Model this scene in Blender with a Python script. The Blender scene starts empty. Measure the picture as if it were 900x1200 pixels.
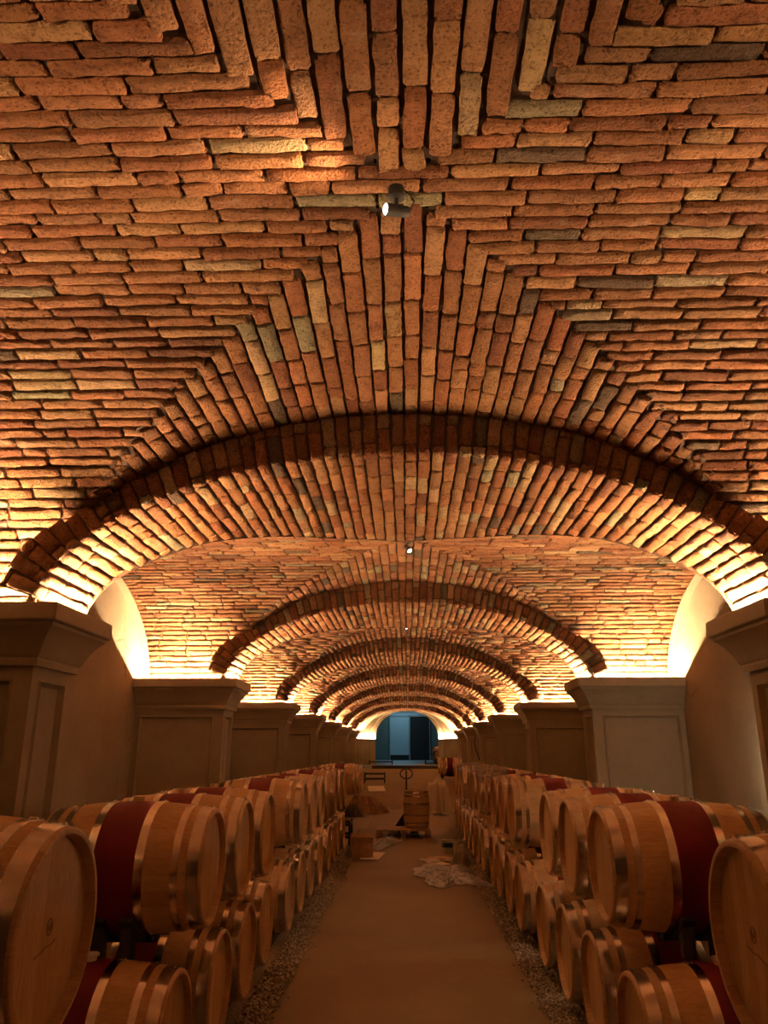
import bpy, math, random
import numpy as np
from mathutils import Vector, Matrix
random.seed(7); RNG = np.random.default_rng(11)
S = bpy.context.scene
COL = S.collection
PI = math.pi
# ------------------------------------------------------------------ sizes
EYE = 1.62          # camera height above the cellar floor
Z = 1.55            # crown of the arches above the eye
PER = 2.84 * Z      # distance from arch to arch
YF = 2.52 * Z       # front face of the first arch
FLOOR = 0.0
XW = 1.89 * Z       # side wall
XP = 1.27 * Z       # corridor face of the pillars
PY0, PY1 = 2.62 * Z, 2.93 * Z
CTOP = EYE + 0.48 * Z
N_ARCH = 7

# ------------------------------------------------------------------ materials
def mat(name):
    m = bpy.data.materials.new(name); m.use_nodes = True
    nt = m.node_tree; b = nt.nodes['Principled BSDF']
    return m, nt, b
def N(nt, t, **kw):
    n = nt.nodes.new(t)
    for k, v in kw.items():
        if k.startswith('i_'): n.inputs[k[2:].replace('_', ' ')].default_value = v
        else: setattr(n, k, v)
    return n
def ramp(nt, src, stops):
    r = nt.nodes.new('ShaderNodeValToRGB')
    while len(r.color_ramp.elements) < len(stops): r.color_ramp.elements.new(0.5)
    for e, (p, c) in zip(r.color_ramp.elements, stops):
        e.position = p; e.color = (*c, 1) if len(c) == 3 else c
    nt.links.new(src, r.inputs[0]); return r.outputs[0]
def mix(nt, fac, a, b, mode='MIX'):
    n = nt.nodes.new('ShaderNodeMix'); n.data_type = 'RGBA'; n.blend_type = mode
    if isinstance(fac, (int, float)): n.inputs[0].default_value = fac
    else: nt.links.new(fac, n.inputs[0])
    for i, v in ((6, a), (7, b)):
        if isinstance(v, tuple): n.inputs[i].default_value = (*v, 1)
        else: nt.links.new(v, n.inputs[i])
    return n.outputs[2]
def noise(nt, scale, detail=4, rough=0.6, coord='Object', vec=None):
    n = N(nt, 'ShaderNodeTexNoise'); n.inputs['Scale'].default_value = scale
    n.inputs['Detail'].default_value = detail; n.inputs['Roughness'].default_value = rough
    if vec is None:
        tc = N(nt, 'ShaderNodeTexCoord'); vec = tc.outputs[coord]
    nt.links.new(vec, n.inputs['Vector'])
    return n
def bump(nt, b, src, strength, dist):
    n = N(nt, 'ShaderNodeBump'); n.inputs['Strength'].default_value = strength
    n.inputs['Distance'].default_value = dist
    nt.links.new(src, n.inputs['Height']); nt.links.new(n.outputs[0], b.inputs['Normal'])
    return n
def simple(name, col, rough=0.6, metal=0.0, nscale=None, namt=0.25, bs=0.0, bd=0.003):
    m, nt, b = mat(name)
    b.inputs['Roughness'].default_value = rough; b.inputs['Metallic'].default_value = metal
    if nscale:
        n = noise(nt, nscale)
        dark = tuple(c * (1 - namt) for c in col); lite = tuple(min(1, c * (1 + namt)) for c in col)
        nt.links.new(ramp(nt, n.outputs[0], [(0.3, dark), (0.7, lite)]), b.inputs['Base Color'])
        if bs: bump(nt, b, n.outputs[0], bs, bd)
    else: b.inputs['Base Color'].default_value = (*col, 1)
    return m
def emit(name, col, strength):
    m = bpy.data.materials.new(name); m.use_nodes = True; nt = m.node_tree; nt.nodes.clear()
    e = N(nt, 'ShaderNodeEmission'); e.inputs[0].default_value = (*col, 1); e.inputs[1].default_value = strength
    o = N(nt, 'ShaderNodeOutputMaterial'); nt.links.new(e.outputs[0], o.inputs[0]); return m
M = {}
def make_brick():
    m, nt, b = mat('brick')
    a = N(nt, 'ShaderNodeAttribute', attribute_name='tint')
    n1 = noise(nt, 22, 6, 0.7); n2 = noise(nt, 95, 3, 0.6); n3 = noise(nt, 5, 4, 0.65)
    c = mix(nt, 0.85, a.outputs[0], ramp(nt, n1.outputs[0], [(0.3, (0.62, 0.56, 0.5)), (0.5, (1, 1, 1)), (0.72, (1.18, 1.15, 1.1))]), 'MULTIPLY')
    pits = ramp(nt, n2.outputs[0], [(0.32, (0.35, 0.3, 0.28)), (0.46, (1, 1, 1))])
    c = mix(nt, 0.8, c, pits, 'MULTIPLY')
    lime = ramp(nt, n3.outputs[0], [(0.60, (0, 0, 0)), (0.75, (0.35, 0.35, 0.35))])
    c = mix(nt, lime, c, (0.40, 0.31, 0.22))
    nt.links.new(c, b.inputs['Base Color']); b.inputs['Roughness'].default_value = 0.92
    b.inputs['Specular IOR Level'].default_value = 0.2
    ad = N(nt, 'ShaderNodeMath', operation='ADD'); nt.links.new(n1.outputs[0], ad.inputs[0]); nt.links.new(n2.outputs[0], ad.inputs[1])
    bump(nt, b, ad.outputs[0], 1.0, 0.013)
    return m
M['brick'] = make_brick()
M['mortar'] = simple('mortar', (0.085, 0.048, 0.03), 0.95, 0, 30, 0.3, 0.5, 0.004)
def make_plaster():
    m, nt, b = mat('plaster')
    n1 = noise(nt, 1.4, 6, 0.65); n2 = noise(nt, 14, 5, 0.7); n3 = noise(nt, 0.9, 3, 0.5)
    c = ramp(nt, n1.outputs[0], [(0.3, (0.25, 0.205, 0.135)), (0.7, (0.32, 0.27, 0.19))])
    c = mix(nt, 0.35, c, ramp(nt, n2.outputs[0], [(0.3, (0.75, 0.72, 0.68)), (0.6, (1, 1, 1))]), 'MULTIPLY')
    v = N(nt, 'ShaderNodeTexVoronoi', feature='DISTANCE_TO_EDGE'); v.inputs['Scale'].default_value = 0.55
    tc = N(nt, 'ShaderNodeTexCoord')
    wob = mix(nt, 0.12, tc.outputs['Object'], n2.outputs['Color'])
    nt.links.new(wob, v.inputs['Vector'])
    cr = ramp(nt, v.outputs[0], [(0.0, (0.35, 0.3, 0.25)), (0.006, (1, 1, 1))])
    c = mix(nt, ramp(nt, n3.outputs[0], [(0.52, (0, 0, 0)), (0.6, (0.8, 0.8, 0.8))]), c, mix(nt, 1.0, c, cr, 'MULTIPLY'))
    nt.links.new(c, b.inputs['Base Color']); b.inputs['Roughness'].default_value = 0.88
    bump(nt, b, n2.outputs[0], 0.25, 0.004)
    return m
M['plaster'] = make_plaster()
def make_floor():
    m, nt, b = mat('concrete_floor')
    n1 = noise(nt, 0.8, 6, 0.65); n2 = noise(nt, 30, 4, 0.6)
    c = ramp(nt, n1.outputs[0], [(0.3, (0.185, 0.122, 0.044)), (0.7, (0.24, 0.165, 0.064))])
    c = mix(nt, 0.3, c, ramp(nt, n2.outputs[0], [(0.3, (0.75, 0.72, 0.7)), (0.6, (1, 1, 1))]), 'MULTIPLY')
    nt.links.new(c, b.inputs['Base Color']); b.inputs['Roughness'].default_value = 0.75
    bump(nt, b, n2.outputs[0], 0.15, 0.003)
    return m
M['floor'] = make_floor()
M['gravel_bed'] = simple('gravel_bed', (0.3, 0.23, 0.16), 0.95, 0, 60, 0.5, 1.0, 0.02)
def make_pebble():
    m, nt, b = mat('pebble')
    a = N(nt, 'ShaderNodeAttribute', attribute_name='tint'); nt.links.new(a.outputs[0], b.inputs['Base Color'])
    b.inputs['Roughness'].default_value = 0.85; return m
M['pebble'] = make_pebble()
def make_wood(name, lo, hi, staves, seam=0.022):
    m, nt, b = mat(name)
    uv = N(nt, 'ShaderNodeUVMap', uv_map='UVMap')
    sep = N(nt, 'ShaderNodeSeparateXYZ'); nt.links.new(uv.outputs[0], sep.inputs[0])
    mu = N(nt, 'ShaderNodeMath', operation='MULTIPLY'); mu.inputs[1].default_value = staves; nt.links.new(sep.outputs[0], mu.inputs[0])
    fr = N(nt, 'ShaderNodeMath', operation='FRACT'); nt.links.new(mu.outputs[0], fr.inputs[0])
    fl = N(nt, 'ShaderNodeMath', operation='FLOOR'); nt.links.new(mu.outputs[0], fl.inputs[0])
    oi = N(nt, 'ShaderNodeObjectInfo')
    ad = N(nt, 'ShaderNodeMath', operation='ADD'); nt.links.new(fl.outputs[0], ad.inputs[0]); nt.links.new(oi.outputs['Random'], ad.inputs[1])
    wn = N(nt, 'ShaderNodeTexWhiteNoise', noise_dimensions='1D'); nt.links.new(ad.outputs[0], wn.inputs['W'])
    c = ramp(nt, wn.outputs[0], [(0.0, lo), (1.0, hi)])
    cv = N(nt, 'ShaderNodeCombineXYZ'); m2 = N(nt, 'ShaderNodeMath', operation='MULTIPLY'); m2.inputs[1].default_value = 3.0
    nt.links.new(mu.outputs[0], cv.inputs[0]); nt.links.new(sep.outputs[1], m2.inputs[0]); nt.links.new(m2.outputs[0], cv.inputs[1])
    m3 = N(nt, 'ShaderNodeMath', operation='MULTIPLY'); m3.inputs[1].default_value = 40; nt.links.new(oi.outputs['Random'], m3.inputs[0]); nt.links.new(m3.outputs[0], cv.inputs[2])
    g = noise(nt, 6, 5, 0.65, vec=cv.outputs[0]); g.inputs['Distortion'].default_value = 0.6
    c = mix(nt, 0.7, c, ramp(nt, g.outputs[0], [(0.25, (0.66, 0.6, 0.55)), (0.6, (1.08, 1.06, 1.04))]), 'MULTIPLY')
    sm = ramp(nt, fr.outputs[0], [(0.0, (0.42, 0.36, 0.3)), (seam, (1, 1, 1))])
    c = mix(nt, 1.0, c, sm, 'MULTIPLY')
    tone = ramp(nt, oi.outputs['Random'], [(0.0, (0.86, 0.82, 0.76)), (1.0, (1.1, 1.1, 1.1))])
    c = mix(nt, 1.0, c, tone, 'MULTIPLY')
    nt.links.new(c, b.inputs['Base Color']); b.inputs['Roughness'].default_value = 0.55
    b.inputs['Specular IOR Level'].default_value = 0.3
    bump(nt, b, g.outputs[0], 0.12, 0.002)
    return m
M['stave'] = make_wood('oak_staves', (0.50, 0.32, 0.16), (0.60, 0.41, 0.22), 26)
M['head'] = make_wood('oak_head', (0.52, 0.34, 0.17), (0.64, 0.45, 0.25), 9, 0.03)
M['red'] = simple('wine_red_stain', (0.115, 0.007, 0.009), 0.62, 0, 9, 0.2)
M['red'].node_tree.nodes['Principled BSDF'].inputs['Specular IOR Level'].default_value = 0.18
def make_hoop():
    m, nt, b = mat('galvanised_hoop'); n = noise(nt, 18, 4)
    nt.links.new(ramp(nt, n.outputs[0], [(0.2, (0.60, 0.54, 0.46)), (0.8, (0.68, 0.62, 0.54))]), b.inputs['Base Color'])
    b.inputs['Metallic'].default_value = 1.0
    nt.links.new(ramp(nt, n.outputs[0], [(0.2, (0.18,) * 3), (0.8, (0.22,) * 3)]), b.inputs['Roughness']); return m
M['hoop'] = make_hoop()
M['bung'] = simple('bung_wood', (0.62, 0.42, 0.24), 0.6, 0, 30, 0.15)
M['silicone'] = simple('white_silicone', (0.75, 0.70, 0.62), 0.5)
M['black'] = simple('black_steel', (0.018, 0.017, 0.017), 0.5, 0.3)
M['blackmatt'] = simple('black_plastic', (0.02, 0.018, 0.017), 0.65)
M['brand'] = simple('branded_mark', (0.22, 0.12, 0.055), 0.8)
M['card'] = simple('brown_cardboard', (0.42, 0.28, 0.16), 0.85, 0, 12, 0.2)
M['darkcard'] = simple('brown_wrapping_paper', (0.24, 0.13, 0.07), 0.85, 0, 12, 0.3)
M['paper'] = simple('pale_paper', (0.66, 0.56, 0.42), 0.8, 0, 8, 0.1)
M['pallet'] = simple('pallet_board', (0.32, 0.20, 0.11), 0.8, 0, 14, 0.3)
M['bucket'] = simple('bucket_plastic', (0.55, 0.5, 0.42), 0.4)
M['blue'] = simple('blue_label', (0.03, 0.06, 0.1), 0.5)
M['green'] = simple('green_plastic', (0.03, 0.13, 0.04), 0.4)
M['teal'] = simple('teal_grey_paint', (0.10, 0.135, 0.12), 0.8, 0, 3, 0.12)
M['frame'] = simple('aluminium_frame', (0.35, 0.38, 0.38), 0.4, 0.6)
M['dark'] = simple('black_kick_and_doorway_shade', (0.012, 0.01, 0.009), 0.9)  # black of the kick plate, and painted shade for the open doorway
M['tile'] = simple('landing_slab', (0.36, 0.40, 0.40), 0.4, 0, 6, 0.15)
M['wire'] = simple('black_cable', (0.015, 0.012, 0.01), 0.6)
M['film'], _nt, _b = mat('plastic_film')
_b.inputs['Base Color'].default_value = (0.56, 0.50, 0.42, 1); _b.inputs['Roughness'].default_value = 0.28; _b.inputs['Alpha'].default_value = 0.55
M['glass'], _nt, _b = mat('door_glass')
_b.inputs['Base Color'].default_value = (0.42, 0.55, 0.60, 1); _b.inputs['Roughness'].default_value = 0.25; _b.inputs['Alpha'].default_value = 0.75
LED = (1.0, 0.60, 0.30)
M['led'] = emit('led_tape', LED, 4500.0); M['led_low'] = emit('led_tape_dimmed', LED, 1150.0)
M['lens'] = emit('lamp_lens', (1.0, 0.86, 0.62), 22.0)

# ------------------------------------------------------------------ helpers
def tag(o, label=None, cat=None, group=None, kind=None):
    if label: o['label'] = label
    if cat: o['category'] = cat
    if group: o['group'] = group
    if kind: o['kind'] = kind
    return o
def empty(name, loc=(0, 0, 0), rz=0.0):
    o = bpy.data.objects.new(name, None); COL.objects.link(o)
    o.location = loc; o.rotation_euler = (0, 0, rz); o.empty_display_size = 0.1; return o
class MB:
    def __init__(s): s.v = []; s.f = []; s.m = []; s.uv = {}
    def add(s, vs, fs, mi=0):
        k = len(s.v); s.v += [tuple(p) for p in vs]
        for f in fs: s.f.append(tuple(i + k for i in f)); s.m.append(mi)
        return k
    def box(s, x0, x1, y0, y1, z0, z1, mi=0, bev=0.0, rot=None, at=None):
        if bev <= 0:
            vs = [(x, y, z) for z in (z0, z1) for y in (y0, y1) for x in (x0, x1)]
            fs = [(0, 2, 3, 1), (4, 5, 7, 6), (0, 1, 5, 4), (2, 6, 7, 3), (0, 4, 6, 2), (1, 3, 7, 5)]
        else:
            b = min(bev, (x1 - x0) / 2.2, (y1 - y0) / 2.2, (z1 - z0) / 2.2)
            vs = []; idx = {}
            for ix in (0, 1):
                for iy in (0, 1):
                    for iz in (0, 1):
                        X = (x0, x1)[ix]; Y = (y0, y1)[iy]; W = (z0, z1)[iz]
                        sx = b if ix == 0 else -b; sy = b if iy == 0 else -b; sz = b if iz == 0 else -b
                        idx[ix, iy, iz] = len(vs); vs += [(X, Y + sy, W + sz), (X + sx, Y, W + sz), (X + sx, Y + sy, W)]
            fs = []
            for a in (0, 1):
                q = [(a, 0, 0), (a, 1, 0), (a, 1, 1), (a, 0, 1)]; f = [idx[k] for k in q]; fs.append(tuple(f if a else f[::-1]))
                q = [(0, a, 0), (0, a, 1), (1, a, 1), (1, a, 0)]; f = [idx[k] + 1 for k in q]; fs.append(tuple(f if a else f[::-1]))
                q = [(0, 0, a), (1, 0, a), (1, 1, a), (0, 1, a)]; f = [idx[k] + 2 for k in q]; fs.append(tuple(f if a else f[::-1]))
            for a in (0, 1):
                for c in (0, 1):
                    fs.append((idx[a, c, 0], idx[a, c, 1], idx[a, c, 1] + 1, idx[a, c, 0] + 1))
                    fs.append((idx[0, a, c] + 1, idx[1, a, c] + 1, idx[1, a, c] + 2, idx[0, a, c] + 2))
                    fs.append((idx[a, 0, c], idx[a, 1, c], idx[a, 1, c] + 2, idx[a, 0, c] + 2))
            for k, i in idx.items(): fs.append((i, i + 1, i + 2))
        if rot is not None: vs = [rot @ Vector(p) for p in vs]
        if at is not None: vs = [Vector(p) + Vector(at) for p in vs]
        s.add(vs, fs, mi)
    def tube(s, pts, r, seg=8, mi=0, cap=True):
        pts = [Vector(p) for p in pts]; rs = r if isinstance(r, (list, tuple)) else [r] * len(pts)
        rings = []; up = Vector((0, 0, 1))
        for i, p in enumerate(pts):
            d = (pts[min(i + 1, len(pts) - 1)] - pts[max(i - 1, 0)]).normalized()
            a = d.cross(up)
            if a.length < 1e-3: a = d.cross(Vector((1, 0, 0)))
            a.normalize(); b = d.cross(a)
            rings.append([p + (a * math.cos(2 * PI * k / seg) + b * math.sin(2 * PI * k / seg)) * rs[i] for k in range(seg)])
        vs = [q for g in rings for q in g]; fs = []
        for i in range(len(pts) - 1):
            for k in range(seg):
                k2 = (k + 1) % seg; fs.append((i * seg + k, i * seg + k2, (i + 1) * seg + k2, (i + 1) * seg + k))
        if cap: fs += [tuple(range(seg))[::-1], tuple((len(pts) - 1) * seg + k for k in range(seg))]
        s.add(vs, fs, mi)
    def lathe(s, prof, seg=40, axis='Z', mi=0, at=(0, 0, 0), closed=False, uvs=False):
        # prof: list of (radius, height)
        vs = []; fs = []; uv = []
        n = len(prof); ring = seg + 1 if uvs else seg
        for r, h in prof:
            for k in range(ring):
                a = 2 * PI * k / seg; c, d = r * math.cos(a), r * math.sin(a)
                p = (c, d, h) if axis == 'Z' else (h, c, d) if axis == 'X' else (d, h, c)
                vs.append((p[0] + at[0], p[1] + at[1], p[2] + at[2])); uv.append((k / seg, h))
        for i in range(n - 1 + (1 if closed else 0)):
            j = (i + 1) % n
            for k in range(seg):
                k2 = k + 1 if uvs else (k + 1) % seg
                fs.append((i * ring + k, i * ring + k2, j * ring + k2, j * ring + k))
        base = s.add(vs, fs, mi)
        if uvs:
            for i, q in enumerate(uv): s.uv[base + i] = q
        return base
    def build(s, name, mats, parent=None, smooth=False, angle=None):
        me = bpy.data.meshes.new(name); me.from_pydata(s.v, [], s.f)
        for m in (mats if isinstance(mats, (list, tuple)) else [mats]): me.materials.append(m)
        if len(me.materials) > 1: me.polygons.foreach_set('material_index', s.m)
        if s.uv:
            l = me.uv_layers.new(name='UVMap'); vi = np.zeros(len(me.loops), np.int32); me.loops.foreach_get('vertex_index', vi)
            tab = np.zeros((len(s.v), 2), np.float32)
            for k, q in s.uv.items(): tab[k] = q
            l.data.foreach_set('uv', tab[vi].ravel())
        me.validate(); me.update()
        if smooth:
            me.polygons.foreach_set('use_smooth', [True] * len(me.polygons))
            if angle: me.set_sharp_from_angle(angle=angle)
        o = bpy.data.objects.new(name, me); COL.objects.link(o)
        if parent is not None: o.parent = parent
        return o
def copy_tree(o, parent=None):
    c = o.copy(); COL.objects.link(c)
    if parent is not None: c.parent = parent
    for ch in o.children: copy_tree(ch, c)
    return c
def box_obj(name, dims, m, parent=None, bev=0.0):
    b = MB(); b.box(*dims, bev=bev); return b.build(name, m, parent)

# ------------------------------------------------------------------ vault curves (heights relative to the eye)
class Arc:                      # half ellipse of half width a, rise b, springing z0
    def __init__(s, a, b, z0, c=0.0):
        s.a, s.b, s.z0, s.c = a * Z, b * Z, z0 * Z, c * Z
        th = np.linspace(PI, 0, 4001); x = s.a * np.cos(th); z = s.b * np.sin(th)
        L = np.concatenate([[0], np.cumsum(np.hypot(np.diff(x), np.diff(z)))])
        s.L = L[-1]; s.l = L; s.x = x; s.z = z
        s.nx = -np.cos(th) * s.b; s.nz = -np.sin(th) * s.a        # inward
        k = np.hypot(s.nx, s.nz); s.nx /= k; s.nz /= k
    def at(s, t):
        return (np.interp(t, s.l, s.x) + s.c, np.interp(t, s.l, s.z) + s.z0, np.interp(t, s.l, s.nx), np.interp(t, s.l, s.nz))
    def height(s, x):
        u = np.clip((np.asarray(x) - s.c) / s.a, -1, 1); return s.z0 + s.b * np.sqrt(1 - u * u)
    def half(s, z):             # half width at height z
        u = (z - s.z0) / s.b
        return 0.0 if u >= 1 else s.a if u <= 0 else s.a * math.sqrt(1 - u * u)
AL = Arc(1.27, 0.60, 0.40)                       # the arches
AU = Arc(1.295, 0.7468, 0.40)                     # the vault over the corridor, one brick higher
AT = Arc(1.34, 0.697, 0.45, 4.2)                 # the cross vault (runs in Y)
YBX = np.array([0, .306, .435, .53, .665, .84, .95, 1.063, 1.14, 1.21, 1.30]) * Z
YBY = np.array([3.73, 3.586, 3.485, 3.40, 3.288, 3.146, 3.09, 3.03, 2.97, 2.945, 2.94]) * Z
def YB(x): return float(np.interp(abs(x), YBX, YBY))
def XB(y): return float(np.interp(-y, -YBY, YBX)) if y > YBY[-1] else 1.3 * Z
YFN = YF + PER
TINTS = [((0.290, 0.132, 0.060), 40), ((0.262, 0.108, 0.046), 24), ((0.335, 0.178, 0.084), 18), ((0.200, 0.079, 0.037), 10), ((0.37, 0.250, 0.135), 6), ((0.120, 0.080, 0.052), 3), ((0.27, 0.22, 0.135), 3.5)]
TW = np.array([w for _, w in TINTS]); TW = TW / TW.sum()
class Bricks:
    def __init__(s, fine): s.fine = fine; s.V = []; s.F = []; s.C = []; s.M = []; s.n = 0
    def grid(s, P, nu, nv, mi, col):
        idx = np.arange(nu * nv).reshape(nu, nv) + s.n
        f = np.stack([idx[:-1, :-1], idx[1:, :-1], idx[1:, 1:], idx[:-1, 1:]], -1).reshape(-1, 4)
        s.V.append(P.reshape(-1, 3)); s.F.append(f); s.M.append(np.full(len(f), mi)); s.C.append(np.tile(col, (nu * nv, 1))); s.n += nu * nv
    def brick(s, fn, s0, s1, t0, t1, lift=0.0):
        L, W = s1 - s0, t1 - t0
        if L < 0.02: return
        if s.fine:
            ni = max(1, min(5, int(L / 0.05)))
            U = np.concatenate([[0, 0.002, 0.008], np.linspace(0.008, L - 0.008, ni + 2)[1:-1] if L > .05 else [L / 2], [L - 0.008, L - 0.002, L]])
            V = np.array([0, 0.002, 0.008, W / 2, W - 0.008, W - 0.002, W])
        else:
            U = np.array([0, 0.005, L - 0.005, L]); V = np.array([0, 0.004, W - 0.004, W])
        nu, nv = len(U), len(V)
        ku = np.minimum(np.arange(nu), nu - 1 - np.arange(nu)); kv = np.minimum(np.arange(nv), nv - 1 - np.arange(nv))
        K = np.minimum.outer(ku, kv)
        H = np.array([-0.034, -0.0045, 0.0, 0.0])[np.minimum(K, 3)] if s.fine else np.array([-0.034, 0.0, 0, 0])[np.minimum(K, 3)]
        UU, VV = np.meshgrid(U, V, indexing='ij'); UU = UU.copy(); VV = VV.copy()
        cor = ((ku[:, None] <= 1) & (kv[None, :] <= 1)).astype(float)
        r = RNG.uniform(0.003, 0.011, (2, 2))
        R = r[(np.arange(nu) > nu / 2).astype(int)][:, (np.arange(nv) > nv / 2).astype(int)]
        UU += cor * R * np.where(UU < L / 2, 1, -1); VV += cor * R * 0.6 * np.where(VV < W / 2, 1, -1)
        amp = 0.0026 if s.fine else 0.0015
        UU += RNG.normal(0, amp, UU.shape); VV += RNG.normal(0, amp * 0.75, VV.shape)
        sk = RNG.normal(0, 0.0025); VV += sk * (UU / L - 0.5) * 2
        H = H + RNG.normal(0, 0.0022 if s.fine else .001, H.shape) + lift + RNG.normal(0, 0.0024) + RNG.normal(0, 0.0022) * (UU / L - 0.5) + RNG.normal(0, 0.0018) * (VV / W - 0.5)
        base = np.array(TINTS[RNG.choice(len(TINTS), p=TW)][0]) * RNG.uniform(0.78, 1.18) * RNG.uniform(0.95, 1.05, 3)
        s.grid(fn(s0 + UU, t0 + VV, H), nu, nv, 0, np.append(base, 1.0))
    def ribbon(s, fn, s0, s1, t0, t1, h=-0.016):
        n = max(2, int((s1 - s0) / 0.3) + 1)
        UU, VV = np.meshgrid(np.linspace(s0, s1, n), np.linspace(t0, t1, 2), indexing='ij')
        s.grid(fn(UU, VV, np.full(UU.shape, h)), n, 2, 1, np.array([.16, .09, .05, 1]))
    def course(s, fn, s0, s1, t0, t1, phase=None, e0=0.02, e1=0.02):
        if s1 - s0 < 0.03: return
        s.ribbon(fn, s0 - e0, s1 + e1, t0, t1)
        g = RNG.uniform(0.0026, 0.0062)
        c = s0 - RNG.uniform(0, 0.24) if phase is None else phase
        a = s0
        while a < s1 - 0.012:
            l = RNG.choice([RNG.uniform(0.275, 0.315), RNG.uniform(0.20, 0.26), RNG.uniform(0.11, 0.15)], p=[0.72, 0.16, 0.12])
            if a == s0: l *= RNG.uniform(0.4, 1.0)
            b = a + l
            if s1 - b < 0.075: b = s1
            j = RNG.uniform(0.003, 0.006)
            s.brick(fn, a + j, b - j, t0 + g + RNG.normal(0, .0012), t1 - g + RNG.normal(0, .0012))
            a = b
    def mesh(s, name):
        V = np.concatenate(s.V); F = np.concatenate(s.F); C = np.concatenate(s.C); Mi = np.concatenate(s.M)
        me = bpy.data.meshes.new(name)
        me.vertices.add(len(V)); me.vertices.foreach_set('co', V.astype(np.float32).ravel())
        me.loops.add(F.size); me.loops.foreach_set('vertex_index', F.astype(np.int32).ravel())
        me.polygons.add(len(F)); me.polygons.foreach_set('loop_start', np.arange(0, F.size, 4, dtype=np.int32))
        me.polygons.foreach_set('material_index', Mi.astype(np.int32)); me.polygons.foreach_set('use_smooth', np.ones(len(F), bool))
        a = me.attributes.new('tint', 'FLOAT_COLOR', 'POINT'); a.data.foreach_set('color', C.astype(np.float32).ravel())
        me.materials.append(M['brick']); me.materials.append(M['mortar']); me.update(calc_edges=True); me.validate()
        return me
def y_fn(arc):                  # bricks that run along the cellar
    def fn(s, t, h):
        x, z, nx, nz = arc.at(t); return np.stack([x + nx * h, s + 0 * x, z + nz * h + EYE], -1)
    return fn
def x_fn(arc):                  # bricks that run across it
    def fn(s, t, h):
        y, z, ny, nz = arc.at(t); return np.stack([s + 0 * y, y + ny * h, z + nz * h + EYE], -1)
    return fn
def bounds(L, pitch):
    n = max(1, round(L / pitch)); b = np.linspace(0, L, n + 1); b[1:-1] += RNG.normal(0, 0.0025, n - 1); return b
PITCH = 0.0735
def vault_top(x, y):
    return max(float(AU.height(x)) if abs(x) < AU.a else -9, float(AT.height(y)) if abs(y - AT.c) < AT.a else -9)
def arch_mesh(fine):
    B = Bricks(fine); fn = y_fn(AL); b = bounds(AL.L, PITCH)
    for i in range(len(b) - 1):
        tm = (b[i] + b[i + 1]) / 2; x, z, nx, nz = [float(v) for v in AL.at(tm)]
        y1 = YB(x)
        if z < 0.43 * Z: continue
        B.course(fn, YF + .004, y1, b[i], b[i + 1], e0=-.02, e1=0.0)
        if z < 0.475 * Z: continue
        # face of the arch towards the camera
        top = vault_top(x, YF + PER - PER) if False else max(float(AU.height(x)), float(AT.height(YF + PER)))
        R = min(0.26, max(0.03, (top - z) * abs(nz) + 0.035))
        def face(s, t, h):
            px, pz, qx, qz = AL.at(t); return np.stack([px - qx * s, YF - h + 0 * px, pz - qz * s + EYE], -1)
        B.ribbon(face, 0.02, R, b[i], b[i + 1])
        g = RNG.uniform(0.0026, 0.006)
        cut = RNG.choice([RNG.uniform(0.15, 0.18), RNG.uniform(0.04, 0.07)]) if R > 0.16 else R
        for a, c in ((0.0, cut), (cut, R)):
            if c - a > 0.02: B.brick(face, a + 0.002, c - 0.004, b[i] + g, b[i + 1] - g)
        # back of the step, seen only from the far side
        t2 = vault_top(x, y1 + 0.01)
        if t2 > z + 0.02:
            xa, za, _, _ = [float(v) for v in AL.at(b[i])]; xb, zb, _, _ = [float(v) for v in AL.at(b[i + 1])]
            P = np.array([[[xa, YB(xa) + .012, za + EYE], [xa, YB(xa) + .012, t2 + EYE + .04]], [[xb, YB(xb) + .012, zb + EYE], [xb, YB(xb) + .012, t2 + EYE + .04]]])
            B.grid(P, 2, 2, 1, np.array([.16, .09, .05, 1]))
    return B.mesh('ceiling_arch')
def vault_mesh(fine, yoff=0.0):
    B = Bricks(fine); fu = y_fn(AU); b = bounds(AU.L, 0.079)
    for i in range(len(b) - 1):
        tm = (b[i] + b[i + 1]) / 2; x, z, _, _ = [float(v) for v in AU.at(tm)]
        if z <= AT.z0: continue
        hw = AT.half(z); y0 = YB(x) - yoff; g1 = AT.c - hw; g2 = AT.c + hw
        if g1 > y0 + 0.03: B.course(fu, y0, g1, b[i], b[i + 1])
        if g2 < YFN - 0.03: B.course(fu, g2, YFN, b[i], b[i + 1])
    fx = x_fn(AT); b = bounds(AT.L, 0.0645)
    XO = XW - 0.07
    for i in range(len(b) - 1):
        tm = (b[i] + b[i + 1]) / 2; y, z, _, _ = [float(v) for v in AT.at(tm)]
        xi = AU.half(z) if z > AU.z0 else AU.a
        if y + yoff < YBY[0]: xi = max(xi, XB(y + yoff))
        if b[i] > YFN - .005: xi = max(xi, 1.275 * Z)
        if xi < 0.04:
            B.course(fx, -XO, XO, b[i], b[i + 1])
        else:
            B.course(fx, xi, XO, b[i], b[i + 1]); B.course(fx, -XO, -xi, b[i], b[i + 1])
    return B.mesh('ceiling')
arch_fine, arch_far = arch_mesh(True), arch_mesh(False)
vault_fine, vault_fine2, vault_far = vault_mesh(True, 0.36), vault_mesh(True), vault_mesh(False)
ORD = ['first', 'second', 'third', 'fourth', 'fifth', 'sixth', 'seventh', 'eighth', 'ninth', 'tenth', 'eleventh', 'twelfth', 'thirteenth', 'fourteenth', 'fifteenth', 'sixteenth', 'seventeenth', 'eighteenth', 'nineteenth', 'twentieth']
def place(me, name, dy, label, cat, group):
    o = bpy.data.objects.new(name, me); COL.objects.link(o); o.location = (0, dy, 0); return tag(o, label, cat, group, 'structure')
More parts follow.
